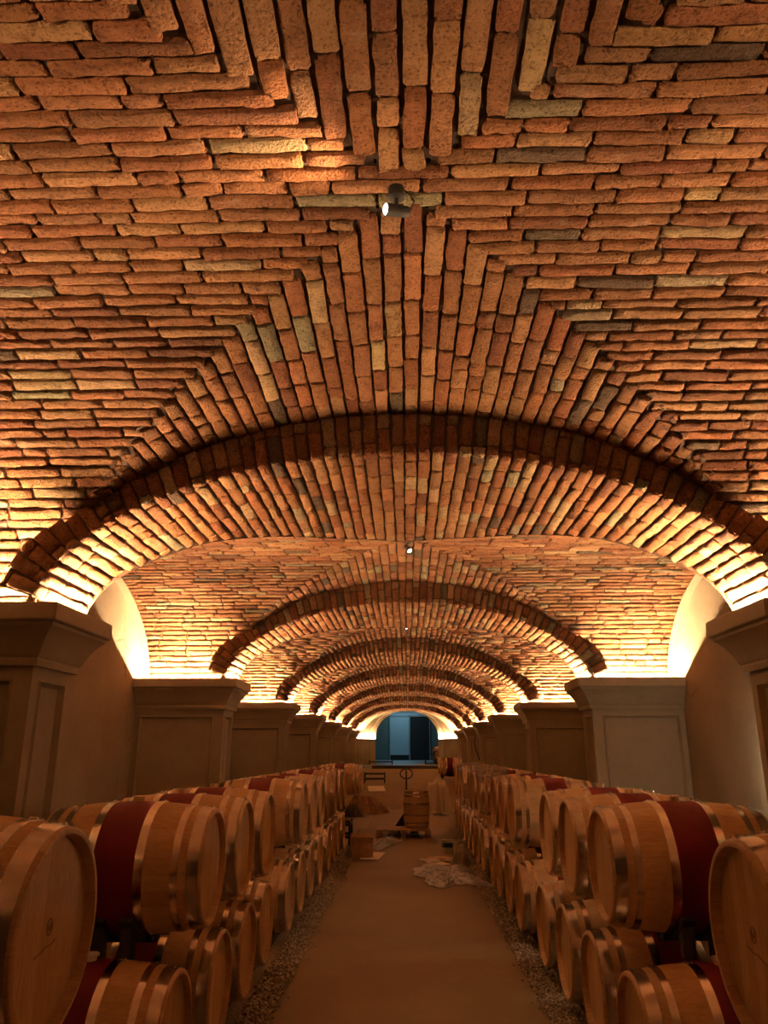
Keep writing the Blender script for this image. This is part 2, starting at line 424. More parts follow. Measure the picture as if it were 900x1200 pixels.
for n in range(-1, N_ARCH):                      # n = 0: the arch in front of the camera
    lab = 'brick transverse arch straight over the camera, outside the frame' if n < 0 else f'brick transverse arch across the corridor, {ORD[n]} from the camera'
    place(arch_fine if n in (0, 1) else arch_far, 'ceiling_arch', n * PER - (.33 if n < 0 else 0), lab, 'arch', 'brick arches along the cellar')
for n in range(-2, N_ARCH - 1):                  # n = -1: the vault over the camera
    lab = ('brick groin vault behind the camera' if n == -2 else 'herringbone brick groin vault filling the top of the picture' if n == -1 else f'brick groin vault beyond the {ORD[n]} arch')
    place(vault_fine if n == -1 else vault_fine2 if n == 0 else vault_far, 'ceiling', n * PER, lab, 'ceiling', 'brick vaults along the cellar')

# ------------------------------------------------------------------ floor
Y_BACK, Y_END = -2.0 * Z - 1.0, 31.0
def slab(name, dims, m, label, cat='floor', bev=0):
    return tag(box_obj(name, dims, m, None, bev), label, cat, None, 'structure')
slab('floor', (-0.9, 0.9, Y_BACK, 31.2, -0.12, 0.0), M['floor'], 'brown concrete walkway between the two barrel rows')
slab('floor_gravel_bed', (-XW - .1, -0.9, Y_BACK, 31.2, -0.12, -0.004), M['gravel_bed'], 'gravel bed under the left barrel row')
slab('floor_gravel_bed', (0.9, XW + .1, Y_BACK, 31.2, -0.12, -0.004), M['gravel_bed'], 'gravel bed under the right barrel row')
def gravel(sign):
    r = np.random.default_rng(5 if sign < 0 else 6)
    bm_v = np.array([(0, 0, 1), (.894, 0, .447), (.276, .851, .447), (-.724, .526, .447), (-.724, -.526, .447), (.276, -.851, .447),
                     (.724, .526, -.447), (-.276, .851, -.447), (-.894, 0, -.447), (-.276, -.851, -.447), (.724, -.526, -.447), (0, 0, -1)])
    fc = np.array([(0, 1, 2), (0, 2, 3), (0, 3, 4), (0, 4, 5), (0, 5, 1), (1, 6, 2), (2, 7, 3), (3, 8, 4), (4, 9, 5), (5, 10, 1), (2, 6, 7), (3, 7, 8), (4, 8, 9), (5, 9, 10), (1, 10, 6), (6, 11, 7), (7, 11, 8), (8, 11, 9), (9, 11, 10), (10, 11, 6)])
    n = 11000
    yy = 2.2 + 15.8 * r.uniform(0, 1, n) ** 1.5
    xx = 0.86 + np.abs(r.normal(0, 1, n)) * 0.16 + r.uniform(0, .05, n); xx = np.where(r.uniform(0, 1, n) < .03, xx - .06, xx); xx = np.where(xx > 1.10, .88 + (xx - 1.10) % .2, xx)
    rad = r.uniform(0.006, 0.013, n)
    V = bm_v[None] * (rad[:, None] * r.uniform(.7, 1.2, (n, 3)))[:, None, :] * np.array([1, 1, .75])
    ang = r.uniform(0, 6.28, n); c, s_ = np.cos(ang)[:, None], np.sin(ang)[:, None]
    V = np.stack([V[..., 0] * c - V[..., 1] * s_, V[..., 0] * s_ + V[..., 1] * c, V[..., 2]], -1)
    V += np.stack([sign * xx, yy, rad * r.uniform(.2, 1.0, n)], -1)[:, None, :]
    F = (fc[None] + (np.arange(n) * 12)[:, None, None]).reshape(-1, 3)
    cols = np.array([(.34, .26, .17), (.43, .34, .24), (.25, .18, .12), (.50, .42, .31)])[r.integers(0, 4, n)] * r.uniform(.8, 1.15, (n, 1))
    me = bpy.data.meshes.new('gravel'); V = V.reshape(-1, 3)
    me.vertices.add(len(V)); me.vertices.foreach_set('co', V.astype(np.float32).ravel())
    me.loops.add(F.size); me.loops.foreach_set('vertex_index', F.astype(np.int32).ravel())
    me.polygons.add(len(F)); me.polygons.foreach_set('loop_start', np.arange(0, F.size, 3, dtype=np.int32))
    a = me.attributes.new('tint', 'FLOAT_COLOR', 'POINT'); a.data.foreach_set('color', np.repeat(np.c_[cols, np.ones(n)], 12, 0).astype(np.float32).ravel())
    me.materials.append(M['pebble']); me.update(calc_edges=True); me.validate()
    o = bpy.data.objects.new('gravel', me); COL.objects.link(o)
    tag(o, f'loose gravel strip along the foot of the {"left" if sign < 0 else "right"} barrel row', 'gravel', None, 'stuff')
gravel(-1); gravel(1)

# ------------------------------------------------------------------ side walls with arched heads under the cross vaults
def side_wall(sign):
    b = MB(); ys = []
    for n in range(-2, N_ARCH):
        c = AT.c + n * PER
        for th in np.linspace(PI, 0, 41): ys.append((c + AT.a * math.cos(th), EYE + AT.z0 + AT.b * math.sin(th)))
    x0, x1 = sign * XW, sign * (XW + 0.2)
    ys = [(Y_BACK, CTOP)] + [p for p in ys if Y_BACK < p[0] < 31.0] + [(31.0, CTOP)]
    vs = []
    for y, z in ys: vs += [(x0, y, -0.1), (x0, y, z + 0.02), (x1, y, z + 0.02), (x1, y, -0.1)]
    fs = []
    for i in range(len(ys) - 1):
        k = 4 * i
        for j in range(4): fs.append((k + j, k + (j + 1) % 4, k + 4 + (j + 1) % 4, k + 4 + j))
    b.add(vs, fs)
    # plaster fillet against the bricks
    for n in range(-2, N_ARCH - 1):
        c = AT.c + n * PER; vs = []; fs = []
        T = np.linspace(PI, 0, 41)
        for th in T:
            for dx, dr in ((0.0, -0.004), (0.085, -0.004), (0.085, 0.05), (0.0, 0.05)):
                vs.append((sign * (XW - dx), c + (AT.a + dr) * math.cos(th), EYE + AT.z0 + (AT.b + dr) * math.sin(th)))
        for i in range(len(T) - 1):
            for j in range(4): fs.append((4 * i + j, 4 * i + (j + 1) % 4, 4 * i + 4 + (j + 1) % 4, 4 * i + 4 + j))
        b.add(vs, fs)
    o = b.build('wall_left' if sign < 0 else 'wall_right', M['plaster'], smooth=True, angle=0.5)
    tag(o, f'cream plaster side wall with arched heads behind the {"left" if sign < 0 else "right"} pillars', 'wall', None, 'structure')
side_wall(-1); side_wall(1)
slab('wall_back', (-XW - .2, XW + .2, Y_BACK - .2, Y_BACK, -.1, EYE + 1.9), M['plaster'], 'plaster wall closing the cellar behind the camera', 'wall')

# ------------------------------------------------------------------ pillars with cornice and light cove
CORN = [(0.0, -0.315), (0.03, -0.315), (0.034, -0.285), (0.028, -0.272), (0.04, -0.262), (0.048, -0.24), (0.064, -0.205), (0.088, -0.165), (0.112, -0.135), (0.132, -0.118), (0.136, -0.1),
        (0.15, -0.095), (0.155, -0.088), (0.155, -0.01), (0.15, 0.0), (0.118, 0.0), (0.114, -0.006), (0.114, -0.092), (-0.06, -0.092)]
def panel_face(b, O, u, v, n, w, h, mu=(0.09, 0.09), mv=(0.12, 0.10), d=0.022):
    O, u, v, n = Vector(O), Vector(u), Vector(v), Vector(n)
    rects = [(0, 0, w, h, 0.0), (mu[0], mv[0], w - mu[1], h - mv[1], 0.0), (mu[0] + .012, mv[0] + .012, w - mu[1] - .012, h - mv[1] - .012, .012), (mu[0] + .03, mv[0] + .03, w - mu[1] - .03, h - mv[1] - .03, -d)]
    vs = []
    for a, c, e, g, q in rects:
        for p in ((a, c), (e, c), (e, g), (a, g)): vs.append(O + u * p[0] + v * p[1] + n * q)
    fs = []
    for k in range(3):
        for j in range(4): fs.append((4 * k + j, 4 * k + (j + 1) % 4, 4 * k + 4 + (j + 1) % 4, 4 * k + 4 + j))
    fs.append((12, 13, 14, 15)); b.add(vs, fs)
def make_pillar(sign):
    root = empty('pillar', (0, 0, 0))
    H = CTOP - 0.31; sx = lambda x: sign * x
    b = MB(); w = XW - XP; dep = PY1 - PY0
    panel_face(b, (sx(XP), PY0, 0), (sign, 0, 0), (0, 0, 1), (0, -1, 0), w, H, (0.10, 0.05), (0.3, 0.07))
    panel_face(b, (sx(XP), PY0, 0), (0, 1, 0), (0, 0, 1), (-sign, 0, 0), dep, H, (0.08, 0.08), (0.3, 0.07))
    panel_face(b, (sx(XP), PY1, 0), (sign, 0, 0), (0, 0, 1), (0, 1, 0), w, H, (0.10, 0.05), (0.3, 0.07))
    b.box(min(sx(XP + .03), sx(XW)), max(sx(XP + .03), sx(XW)), PY0 + .03, PY1 - .03, -.05, CTOP - 0.094)
    b.build('shaft', M['plaster'], root)
    b = MB(); vs = []; fs = []; np_ = len(CORN)
    for o, z in CORN:
        vs += [(sx(XW), PY0 - o, CTOP + z), (sx(XP - o), PY0 - o, CTOP + z), (sx(XP - o), PY1 + o, CTOP + z), (sx(XW), PY1 + o, CTOP + z)]
    for i in range(np_ - 1):
        for j in range(3): fs.append((4 * i + j, 4 * i + j + 1, 4 * i + 5 + j, 4 * i + 4 + j))
    k = 4 * (np_ - 1); fs.append((k, k + 1, k + 2, k + 3)); b.add(vs, fs)
    b.build('cornice', M['plaster'], root, smooth=True, angle=0.55)
    def strip(x0, x1, y0, y1, zl):
        c = MB(); c.box(min(sx(x0), sx(x1)), max(sx(x0), sx(x1)), y0, y1, zl - .006, zl); return tag(c.build('light_strip', M['led'], root), 'glowing warm light strip in the cornice cove')
    strip(XP - 0.070, XP - 0.058, PY0 - 0.02, PY1 + 0.02, CTOP - .018)
    strip(XP + 0.03, XW - 0.02, PY0 + 0.044, PY0 + 0.056, CTOP - .074)
    strip(XP + 0.03, XW - 0.02, PY1 - .076, PY1 - .064, CTOP - .074)
    return root
for sign in (-1, 1):
    p0 = make_pillar(sign)
    for n in range(-1, N_ARCH):
        p = p0 if n == 0 else copy_tree(p0)
        p.location.y = n * PER
        if n < 0:                                   # the strips beside the camera are dimmed
            for ch in p.children:
                if ch.name.startswith('light_strip'): ch.data = ch.data.copy(); ch.data.materials[0] = M['led_low']
        sd = 'left' if sign < 0 else 'right'
        tag(p, f'panelled plaster pillar with lit cornice on the {sd}, ' + ('beside the camera' if n < 0 else f'{ORD[n]} from the camera'), 'pillar', f'panelled pillars along the {sd} wall', 'structure')
#PART2
# ------------------------------------------------------------------ barrels
BL, RB, RH = 0.85, 0.317, 0.277
def rad(h): return RB - (RB - RH) * (2 * h / BL) ** 2
def make_barrel(red=True, bung=None, axis='X', mark=0):
    """225 litre barrel lying along X (or standing); its base point is at the origin."""
    up = RB if axis == 'X' else BL / 2
    at = (0, 0, up)
    root = empty('wine_barrel')
    E = BL / 2
    hs = list(np.linspace(-E + .006, E - .006, 25))
    if red: hs = sorted(set(hs + [-0.113, 0.113]))
    prof = [(RH - .024, -E + .036), (RH - .019, -E + .001), (RH - .016, -E), (RH - .003, -E + .0015)] + [(rad(h), h) for h in hs] + [(RH - .003, E - .0015), (RH - .016, E), (RH - .019, E - .001), (RH - .024, E - .036)]
    b = MB(); b.lathe(prof, 52, axis, 0, at, uvs=True)
    if red:
        for i, f in enumerate(b.f):
            hm = sum(b.uv[k][1] for k in f) / 4
            if abs(hm) < 0.113: b.m[i] = 1
    b.build('staves', [M['stave'], M['red']], root, smooth=True, angle=0.9)
    for sgn in (-1, 1):
        hb = MB(); R = RH - .0225; vs = []; fs = []
        rings = [0.0, .25, .5, .75, 1.0]; seg = 40; ux = []
        for q in rings:
            for k in range(seg):
                a = 2 * PI * k / seg; c, d = R * q * math.cos(a), R * q * math.sin(a); h = sgn * (E - .033 - .004 * (1 - q * q))
                vs.append((h, c, d + up) if axis == 'X' else (c, d, h + up)); ux.append((c / (2 * R) + .5, d))
        for i in range(len(rings) - 1):
            for k in range(seg): fs.append((i * seg + k, i * seg + (k + 1) % seg, (i + 1) * seg + (k + 1) % seg, (i + 1) * seg + k))
        hb.add(vs, fs)
        for k, q in enumerate(ux): hb.uv[k] = q
        hd = hb.build('barrel_head', M['head'], root, smooth=True)
        if mark == sgn:
            x = sgn * (E - .0345) ; mk = MB()
            ring = [(x, .012 + .017 * math.cos(a), up + .01 + .022 * math.sin(a)) for a in np.linspace(0, 2 * PI, 17)]
            mk.tube(ring, .0013, 6)
            mk.tube([(x, .002, up + .018), (x, .012, up + .0), (x, .022, up + .018)], .0013, 6)
            mk.tube([(x, -.07, up - .055), (x, -.035, up - .05), (x, -.005, up - .04), (x, .03, up - .042), (x, .06, up - .03)], .0013, 6)
            tag(mk.build('branded_mark', M['brand'], hd), 'small dark branded mark')
    for c, w in ((.044, .058), (.128, .036), (.300, .044)):
        for sgn in (-1, 1):
            hm = MB(); h0 = sgn * (E - c); a, z = h0 - w / 2, h0 + w / 2
            pr = [(rad(a) - .002, a), (rad(a) + .0022, a + .001), (rad(h0) + .0026, h0), (rad(z) + .0022, z - .001), (rad(z) - .002, z)]
            hm.lathe(pr, 52, axis, 0, at, closed=True)
            if axis == 'X':
                for dy in (-.022, .022):                       # rivets by the seam
                    for dh in (-w * .22, w * .22):
                        r = rad(h0) + .002; zz = math.sqrt(r * r - (dy + .05) ** 2)
                        hm.tube([(h0 + dh, dy + .05, up + zz - .002), (h0 + dh, dy + .05, up + zz + .004), (h0 + dh, dy + .05, up + zz + .006)], [.0075, .0065, .002], 8)
            hm.build('hoop', M['hoop'], root, smooth=True, angle=0.9)
    if bung:
        bm_ = MB()
        if bung == 'wood': pr = [(0.0, -.01), (.027, -.01), (.029, .022), (.027, .026), (0.0, .026)]
        else: pr = [(0.0, -.01), (.024, -.01), (.026, .014), (.036, .018), (.037, .026), (.033, .030), (0.0, .030)]
        bm_.lathe([(r, h + 2 * RB) for r, h in pr], 20, 'Z', 0, (0, 0, 0))
        bm_.build('bung', M['bung'] if bung == 'wood' else M['silicone'], root, smooth=True, angle=0.6)
    return root
def set_barrel(o, x, y, z, label, group=None, rz=0.0, sc=1.0):
    o.location = (x, y, z); o.rotation_euler = (0, 0, rz); o.scale = (sc,) * 3
    return tag(o, label, 'barrel', group)
def make_cradle():
    root = empty('barrel_cradle'); zc = RB
    for h0 in (-.07, .07):
        b = MB(); vs = []; fs = []; T = np.linspace(-0.9, 0.9, 19)
        for t in T:
            for hh, rr in ((-.035, .003), (.035, .003), (.035, .026), (-.035, .026)):
                r = rad(h0) + rr; vs.append((h0 + hh, r * math.sin(t), zc - r * math.cos(t)))
        for i in range(len(T) - 1):
            for j in range(4): fs.append((4 * i + j, 4 * i + (j + 1) % 4, 4 * i + 4 + (j + 1) % 4, 4 * i + 4 + j))
        fs += [(0, 1, 2, 3), tuple(4 * (len(T) - 1) + j for j in (3, 2, 1, 0))]
        b.add(vs, fs); b.build('saddle', M['blackmatt'], root, smooth=True, angle=.6)
        for s in (-1, 1):
            f = MB(); ya, yb = sorted((s * .165, s * .235)); f.box(h0 - .03, h0 + .03, ya, yb, -.076, .095, bev=.006)
            f.build('foot', M['blackmatt'], root)
    f = MB(); f.box(-.135, .135, -.03, .03, -.034, -.006, bev=.004); f.build('tie_bar', M['black'], root)
    return root
def make_rail(y0, y1):
    root = empty('barrel_rail', (0, (y0 + y1) / 2, 0)); L = (y1 - y0) / 2
    for h in (-.28, .28):
        b = MB(); b.box(h - .035, h + .035, -L, L, 0.0, .064, bev=.006); b.build('beam', M['black'], root)
        for k in range(2): pass
    for y in (-L + .12, L - .12):
        b = MB(); b.box(-.245, .245, y - .03, y + .03, .004, .022); b.build('cross_bar', M['black'], root)
    return root
XC = 1.0 + BL / 2
ZLO, ZUP = 0.050, 0.730
proto = {}
rb = random.Random(3)
def barrel_copy(key, **kw):
    if key not in proto: proto[key] = make_barrel(**kw); return proto[key]
    return copy_tree(proto[key])
cradle0 = None
for side in (-1, 1):
    sd = 'left' if side < 0 else 'right'; nl = nu = 0
    dys = (-.15, -.14, .02, .02, 0.0) if side < 0 else (.04, -.03, .04, .04, .04)
    for g in range(0, 5):
        dy = dys[g]; c = 1.75 + 3.55 * g + dy; dz = (.08 if side < 0 else .03) if g == 0 else 0.0
        lows = [-1.23, -.41, .41, 1.23]; ups = [-.82, 0.0, .82]
        if g == 0: lows, ups = [.41, 1.23], [.82]
        if side < 0 and g == 4: lows, ups = [], [1.25, 2.07]
        for d in lows:
            o = barrel_copy('low', red=True, bung='silicone')
            if g == 0 and d == lows[0]:
                set_barrel(o, side * XC, c + d, ZLO, f'oak barrel carrying the nearest upper barrel of the {sd} row, below the picture edge', f'lower tier barrels of the {sd} row'); continue
            set_barrel(o, side * (XC + (.06 if side < 0 else 0) + rb.uniform(-.012, .012)), c + d + (.10 if side < 0 and g < 2 else 0) + rb.uniform(-.012, .012), ZLO, f'oak barrel with wine-red belly band, {sd} row lower tier, {ORD[nl]} from the front', f'lower tier barrels of the {sd} row'); nl += 1
        for d in ups:
            if nu == 0: o = make_barrel(red=True, bung='wood', mark=-side)
            else: o = barrel_copy('up', red=True, bung='wood')
            jx, jy = rb.uniform(-.012, .012), rb.uniform(-.01, .01)
            set_barrel(o, side * (XC + jx), c + d + jy, ZUP + dz, f'oak barrel with wine-red belly band, {sd} row upper tier, {ORD[nu]} from the front', f'upper tier barrels of the {sd} row'); nu += 1
            if lows:
                if cradle0 is None: cradle0 = k = make_cradle()
                else: k = copy_tree(cradle0)
                k.location = (side * (XC + jx), c + d + jy, ZUP + dz); tag(k, f'black cradle carrying the {ORD[nu - 1]} upper barrel of the {sd} row', 'cradle', f'black cradles between the tiers on the {sd}')
        if lows:
            r = make_rail(c + lows[0] - .38, c + lows[-1] + .38); r.location.x = side * (XC + (.08 if side < 0 else .02)); r.location.y += .10 if side < 0 and g < 2 else 0
            tag(r, f'black floor rail under the {ORD[g]} stack of the {sd} row', 'rail', f'black floor rails under the {sd} row')
def steel_rack(loc, w, d, h, label, tall=False, bars=2, up=0.0):
    root = empty('steel_rack', loc); b = MB(); t = .035
    for x in (-w / 2, w / 2 - t):
        for y in (-d / 2, d / 2 - t):
            q = MB(); q.box(x, x + t, y, y + t, 0, h, bev=.004); q.build('post', M['black'], root)
    for z in [h - .03 - i * (h * .45) for i in range(bars)]:
        q = MB()
        q.box(-w / 2, w / 2, -d / 2 - .002, -d / 2 + t, z - .045, z); q.box(-w / 2, w / 2, d / 2 - t, d / 2 + .002, z - .045, z)
        q.box(-w / 2 - .002, -w / 2 + t, -d / 2, d / 2, z - .05, z - .005); q.box(w / 2 - t, w / 2 + .002, -d / 2, d / 2, z - .05, z - .005)
        q.build('rail_frame', M['black'], root)
    return tag(root, label, 'rack')
cL = 1.75 + 3.55 * 4 - .06
steel_rack((-XC - .17, cL + 1.66, 0), .40, 1.5, ZUP + .035, 'tall black steel rack carrying the last two left upper barrels', bars=2)
steel_rack((-1.42, 14.72, 0), .84, .62, .44, 'empty black steel rack at the end of the left lower barrels')
# ------------------------------------------------------------------ barrel on a pallet in the corridor
def make_pallet(name, w, d, h):
    root = empty(name); n = 5; bw = d / n * .82
    for i in range(n):
        y = -d / 2 + i * (d - bw) / (n - 1); q = MB(); q.box(-w / 2, w / 2, y, y + bw, h - .022, h, bev=.003); q.build('deck_board', M['pallet'], root)
    for x in (-w / 2, -.05, w / 2 - .1):
        q = MB(); q.box(x, x + .1, -d / 2, d / 2, .02, h - .022); q.build('stringer', M['pallet'], root)
        q = MB(); q.box(x - .0, x + .1, -d / 2, d / 2, 0, .02); q.build('bottom_board', M['pallet'], root)
    return root
p = make_pallet('pallet', 1.06, .8, .15); p.location = (-.08, 16.55, 0); tag(p, 'low wooden pallet under the small upright barrel in the walkway', 'pallet')
ub = make_barrel(red=False, axis='Z'); set_barrel(ub, .18, 16.52, .15, 'small plain barrel standing upright on the pallet in the walkway', None, 0.4, .84)
def pallet_truck(loc):
    root = empty('pallet_truck', loc)
    q = MB()
    for x in (-.40, .05): q.box(x, x + .15, -.95, .02, .055, .085, bev=.006)
    q.build('forks', M['black'], root)
    q = MB(); prof = [(-.34, .05), (.10, .05), (.10, .10), (-.0, .42), (-.08, .42)]
    vs = [(x, y, z) for y in (.02, .2) for x, z in prof]; n = len(prof)
    q.add(vs, [tuple(range(n)), tuple(range(n, 2 * n))[::-1]] + [(i, (i + 1) % n, n + (i + 1) % n, n + i) for i in range(n)])
    q.build('pump_body', M['black'], root)
    for x in (-.2, .06):
        q = MB(); q.lathe([(0, -.025), (.08, -.025), (.085, 0), (.08, .025), (0, .025)], 18, 'X', 0, (x, .12, .085)); q.build('wheel', M['blackmatt'], root, smooth=True, angle=.6)
    q = MB(); q.tube([(-.04, .11, .4), (-.04, .17, .75), (-.04, .22, 1.2)], .018, 10); q.build('tiller', M['black'], root)
    q = MB(); q.tube([(-.04 + .13 * math.sin(a), .22 + .02 * math.cos(a), 1.16 + .10 * math.cos(a)) for a in np.linspace(0, 2 * PI, 25)], .013, 8)
    q.tube([(-.04, .22, 1.05), (-.04, .225, 1.26)], .012, 8); q.build('handle_loop', M['black'], root, smooth=True)
    return tag(root, 'black hand pallet truck with loop handle behind the upright barrel', 'pallet truck')
pallet_truck((0.02, 16.98, 0))

# ------------------------------------------------------------------ litter on the walkway
def crumple(name, w, d, h, m, seed, loc, rz=0.0, n=26, folds=14, peak=None, edge=1.0, sol=0.0025):
    r = random.Random(seed); vs = []; fs = []
    fl = [(r.uniform(0, PI), r.uniform(-.5, .5), r.uniform(.08, .35), r.uniform(.25, 1)) for _ in range(folds)]
    ph = r.uniform(0, 6)
    for i in range(n):
        for j in range(n):
            u, v = i / (n - 1) - .5, j / (n - 1) - .5; z = 0
            for a, c, s, k in fl:
                dd = abs(u * math.cos(a) + v * math.sin(a) - c); z += k * max(0, 1 - dd / s)
            z /= folds * .38
            q = max(abs(u), abs(v)) * 2
            if peak == 'mound':
                z = min(1, max(0, (1.0 - math.hypot(u, v) * 2.0)) / .45) ** .8 * (.45 + .55 * z); q = 0
            elif peak is not None: z = z * .35 + max(0, 1 - math.hypot(u - peak[0], v - peak[1]) * 2.0) ** peak[2]
            z *= 1 - edge * max(0, (q - .55) / .45) ** 1.5
            wob = 1 + .13 * math.sin(5 * math.atan2(v, u) + ph) + .08 * math.sin(11 * math.atan2(v, u) + 2 * ph)
            vs.append((u * w * wob + r.gauss(0, w * .006), v * d * wob + r.gauss(0, d * .006), max(.004, z * h + r.gauss(0, min(.016, h * (.05 if peak == 'mound' else .03)))) + .003))
    for i in range(n - 1):
        for j in range(n - 1): fs.append((i * n + j, (i + 1) * n + j, (i + 1) * n + j + 1, i * n + j + 1))
    b = MB(); b.add(vs, fs); o = b.build(name, m, None)
    if sol:
        md = o.modifiers.new('thickness', 'SOLIDIFY'); md.thickness = sol; md.offset = 1
    o.location = loc; o.rotation_euler = (0, 0, rz); return o
tag(crumple('wrapping_paper', 1.1, .95, .62, M['darkcard'], 9, (-1.13, 22.4, 0), .2, 30, 12, 'mound'), 'heap of crumpled brown wrapping paper left of the walkway', 'paper')
tag(crumple('wrapping_paper', .5, .5, .30, M['blackmatt'], 14, (-1.42, 21.3, 0), .2, 16, 12, (0, 0, .8)), 'dark crumpled sheet beside the brown paper heap', 'paper')
def flat_sheet(name, w, d, m, loc, rz, label, cat, t=.006, lift=0.0):
    b = MB(); n = 8; vs = []; fs = []; r = random.Random(hash(label) % 999 if False else len(label))
    for i in range(n):
        for j in range(n):
            u, v = i / (n - 1) - .5, j / (n - 1) - .5
            vs.append((u * w, v * d, .004 + lift * max(0, u + .1) ** 2 * 4 + .006 * math.sin(7 * u + 3) * math.sin(6 * v) + .006))
    for i in range(n - 1):
        for j in range(n - 1): fs.append((i * n + j, (i + 1) * n + j, (i + 1) * n + j + 1, i * n + j + 1))
    b.add(vs, fs); o = b.build(name, m); md = o.modifiers.new('thickness', 'SOLIDIFY'); md.thickness = t; md.offset = 1
    o.location = loc; o.rotation_euler = (0, 0, rz); return tag(o, label, cat)
flat_sheet('cardboard_sheet', .42, 1.6, M['card'], (-.80, 15.6, 0), .12, 'flat brown cardboard sheet lying left of the walkway', 'cardboard')
flat_sheet('paper_sheet', .30, .9, M['paper'], (-.56, 13.4, 0), -.1, 'pale paper sheet on the floor in front of the clear film', 'paper')
tag(crumple('plastic_film', .42, 1.5, .16, M['film'], 8, (-.46, 15.0, .01), -.25, 24, 16), 'crumpled clear plastic film beside the pallet', 'plastic film')
def open_box(loc, w, d, h, rz):
    root = empty('cardboard_box', loc, rz); t = .008
    q = MB(); q.box(-w / 2, w / 2, -d / 2, -d / 2 + t, 0, h); q.box(-w / 2, w / 2, d / 2 - t, d / 2, 0, h); q.box(-w / 2, -w / 2 + t, -d / 2, d / 2, 0, h); q.box(w / 2 - t, w / 2, -d / 2, d / 2, 0, h); q.box(-w / 2, w / 2, -d / 2, d / 2, 0, t)
    q.build('carton', M['card'], root)
    for s in (-1, 1):
        q = MB(); q.box(-w / 2, w / 2, 0, .13, -t / 2, t / 2, rot=Matrix.Rotation(s * .9 + (PI if s < 0 else 0), 3, 'X'), at=(0, s * d / 2, h)); q.build('flap', M['card'], root)
    return tag(root, 'open brown cardboard box on the floor by the left row', 'box')
open_box((-.74, 13.35, 0), .34, .36, .22, .12)
tag(crumple('plastic_film', .26, .3, .16, M['film'], 21, (-.93, 13.3, .01), 0, 16, 12, (0, 0, 1)), 'small ball of clear plastic beside the cardboard box', 'plastic film')
tag(crumple('plastic_film', .78, 1.75, .13, M['film'], 33, (.53, 11.45, .006), .12, 34, 26), 'large crumpled sheet of clear plastic across the right of the walkway', 'plastic film')
tag(crumple('plastic_bag', .34, .4, .26, M['film'], 35, (.84, 12.6, .006), .1, 20, 14, (0, 0, .7)), 'small clear plastic bag leaning at the right row', 'plastic bag')
tag(crumple('plastic_bag', .80, .8, 1.12, M['paper'], 41, (.82, 23.0, 0), .3, 30, 10, 'mound'), 'tall crumpled pale sack at the far end of the right row', 'sack')
tag(crumple('plastic_scrap', .3, .5, .1, M['blackmatt'], 43, (.86, 21.6, 0), .5, 14, 10), 'black plastic scrap on the floor before the pale sack', 'scrap')
for i, (x, y, s, a) in enumerate(((.36, 12.9, .26, .3), (.55, 13.2, .3, 1.1), (.45, 12.5, .2, 2.0), (.66, 12.9, .22, .7))):
    tag(crumple('paper_scrap', s, s * 1.6, .035, M['card'] if i % 2 else M['paper'], 60 + i, (x, y, .002), a, 12, 8), ['pale paper scrap left of the bucket, nearest the walkway', 'brown paper scrap in front of the blue-labelled bucket', 'small pale paper scrap beside the big plastic sheet', 'brown paper scrap by the green bag'][i], 'paper scrap', 'paper scraps on the walkway')
def bucket(loc, r, h, label, band=True):
    root = empty('bucket', loc)
    q = MB(); q.lathe([(0, .004), (r * .86, .0), (r * .88, .006), (r, h - .02), (r * 1.05, h - .018), (r * 1.05, h), (r * .97, h), (r * .86, .02), (0, .02)], 28); q.build('tub', M['bucket'], root, smooth=True, angle=.6)
    if band:
        q = MB(); q.lathe([(r * .93, h * .42), (r * .935, h * .42), (r * .985, h * .78), (r * .97, h * .78)], 28); q.build('label_band', M['blue'], root, smooth=True, angle=.6)
    q = MB(); q.tube([(r * 1.04 * math.cos(a), -.06 * math.sin(a) * 1.0 - r * .2, h - .02 + -.05 * math.sin(a)) for a in np.linspace(0, PI, 13)], .004, 6); q.build('handle', M['frame'], root)
    return tag(root, label, 'bucket')
bucket((.66, 13.95, 0), .10, .20, 'pale bucket with dark blue label by the right row')
bucket((.835, 13.5, 0), .105, .24, 'plain pale bucket against the right row beside the labelled one', False)
tag(crumple('green_bag', .16, .28, .09, M['green'], 77, (.76, 12.62, .004), .4, 12, 8, (0, 0, .8)), 'small green plastic bag on the floor before the buckets', 'bag')
# film over some barrel tops of the right row
def drape(y, x0, w, d, seed, label, zc, xc=XC):
    r = random.Random(seed); n = 18; vs = []; fs = []
    for i in range(n):
        for j in range(n):
            u, v = i / (n - 1) - .5, j / (n - 1) - .5
            yy = v * d + r.gauss(0, .012); hx = x0 + u * w + r.gauss(0, .012)
            rr = rad(hx) + .012 + abs(r.gauss(0, .022)); a = yy / RB
            vs.append((xc + hx, y + rr * math.sin(a), zc + rr * math.cos(a)))
    for i in range(n - 1):
        for j in range(n - 1): fs.append((i * n + j, (i + 1) * n + j, (i + 1) * n + j + 1, i * n + j + 1))
    b = MB(); b.add(vs, fs); o = b.build('plastic_film', M['film']); md = o.modifiers.new('t', 'SOLIDIFY'); md.thickness = .002
    return tag(o, label, 'plastic film', 'film draped over right row barrels')
U = lambda g, k: 1.75 + 3.55 * g + .04 + (k - 1) * .82
drape(U(3, 0), -.22, .42, .55, 5, 'clear film over the first upper barrel of the fourth right stack', ZUP + RB)
drape(U(3, 2), -.18, .45, .5, 6, 'clear film over the third upper barrel of the fourth right stack', ZUP + RB)
drape(U(4, 1), -.22, .42, .5, 7, 'clear film over an upper barrel in the last right stack', ZUP + RB)

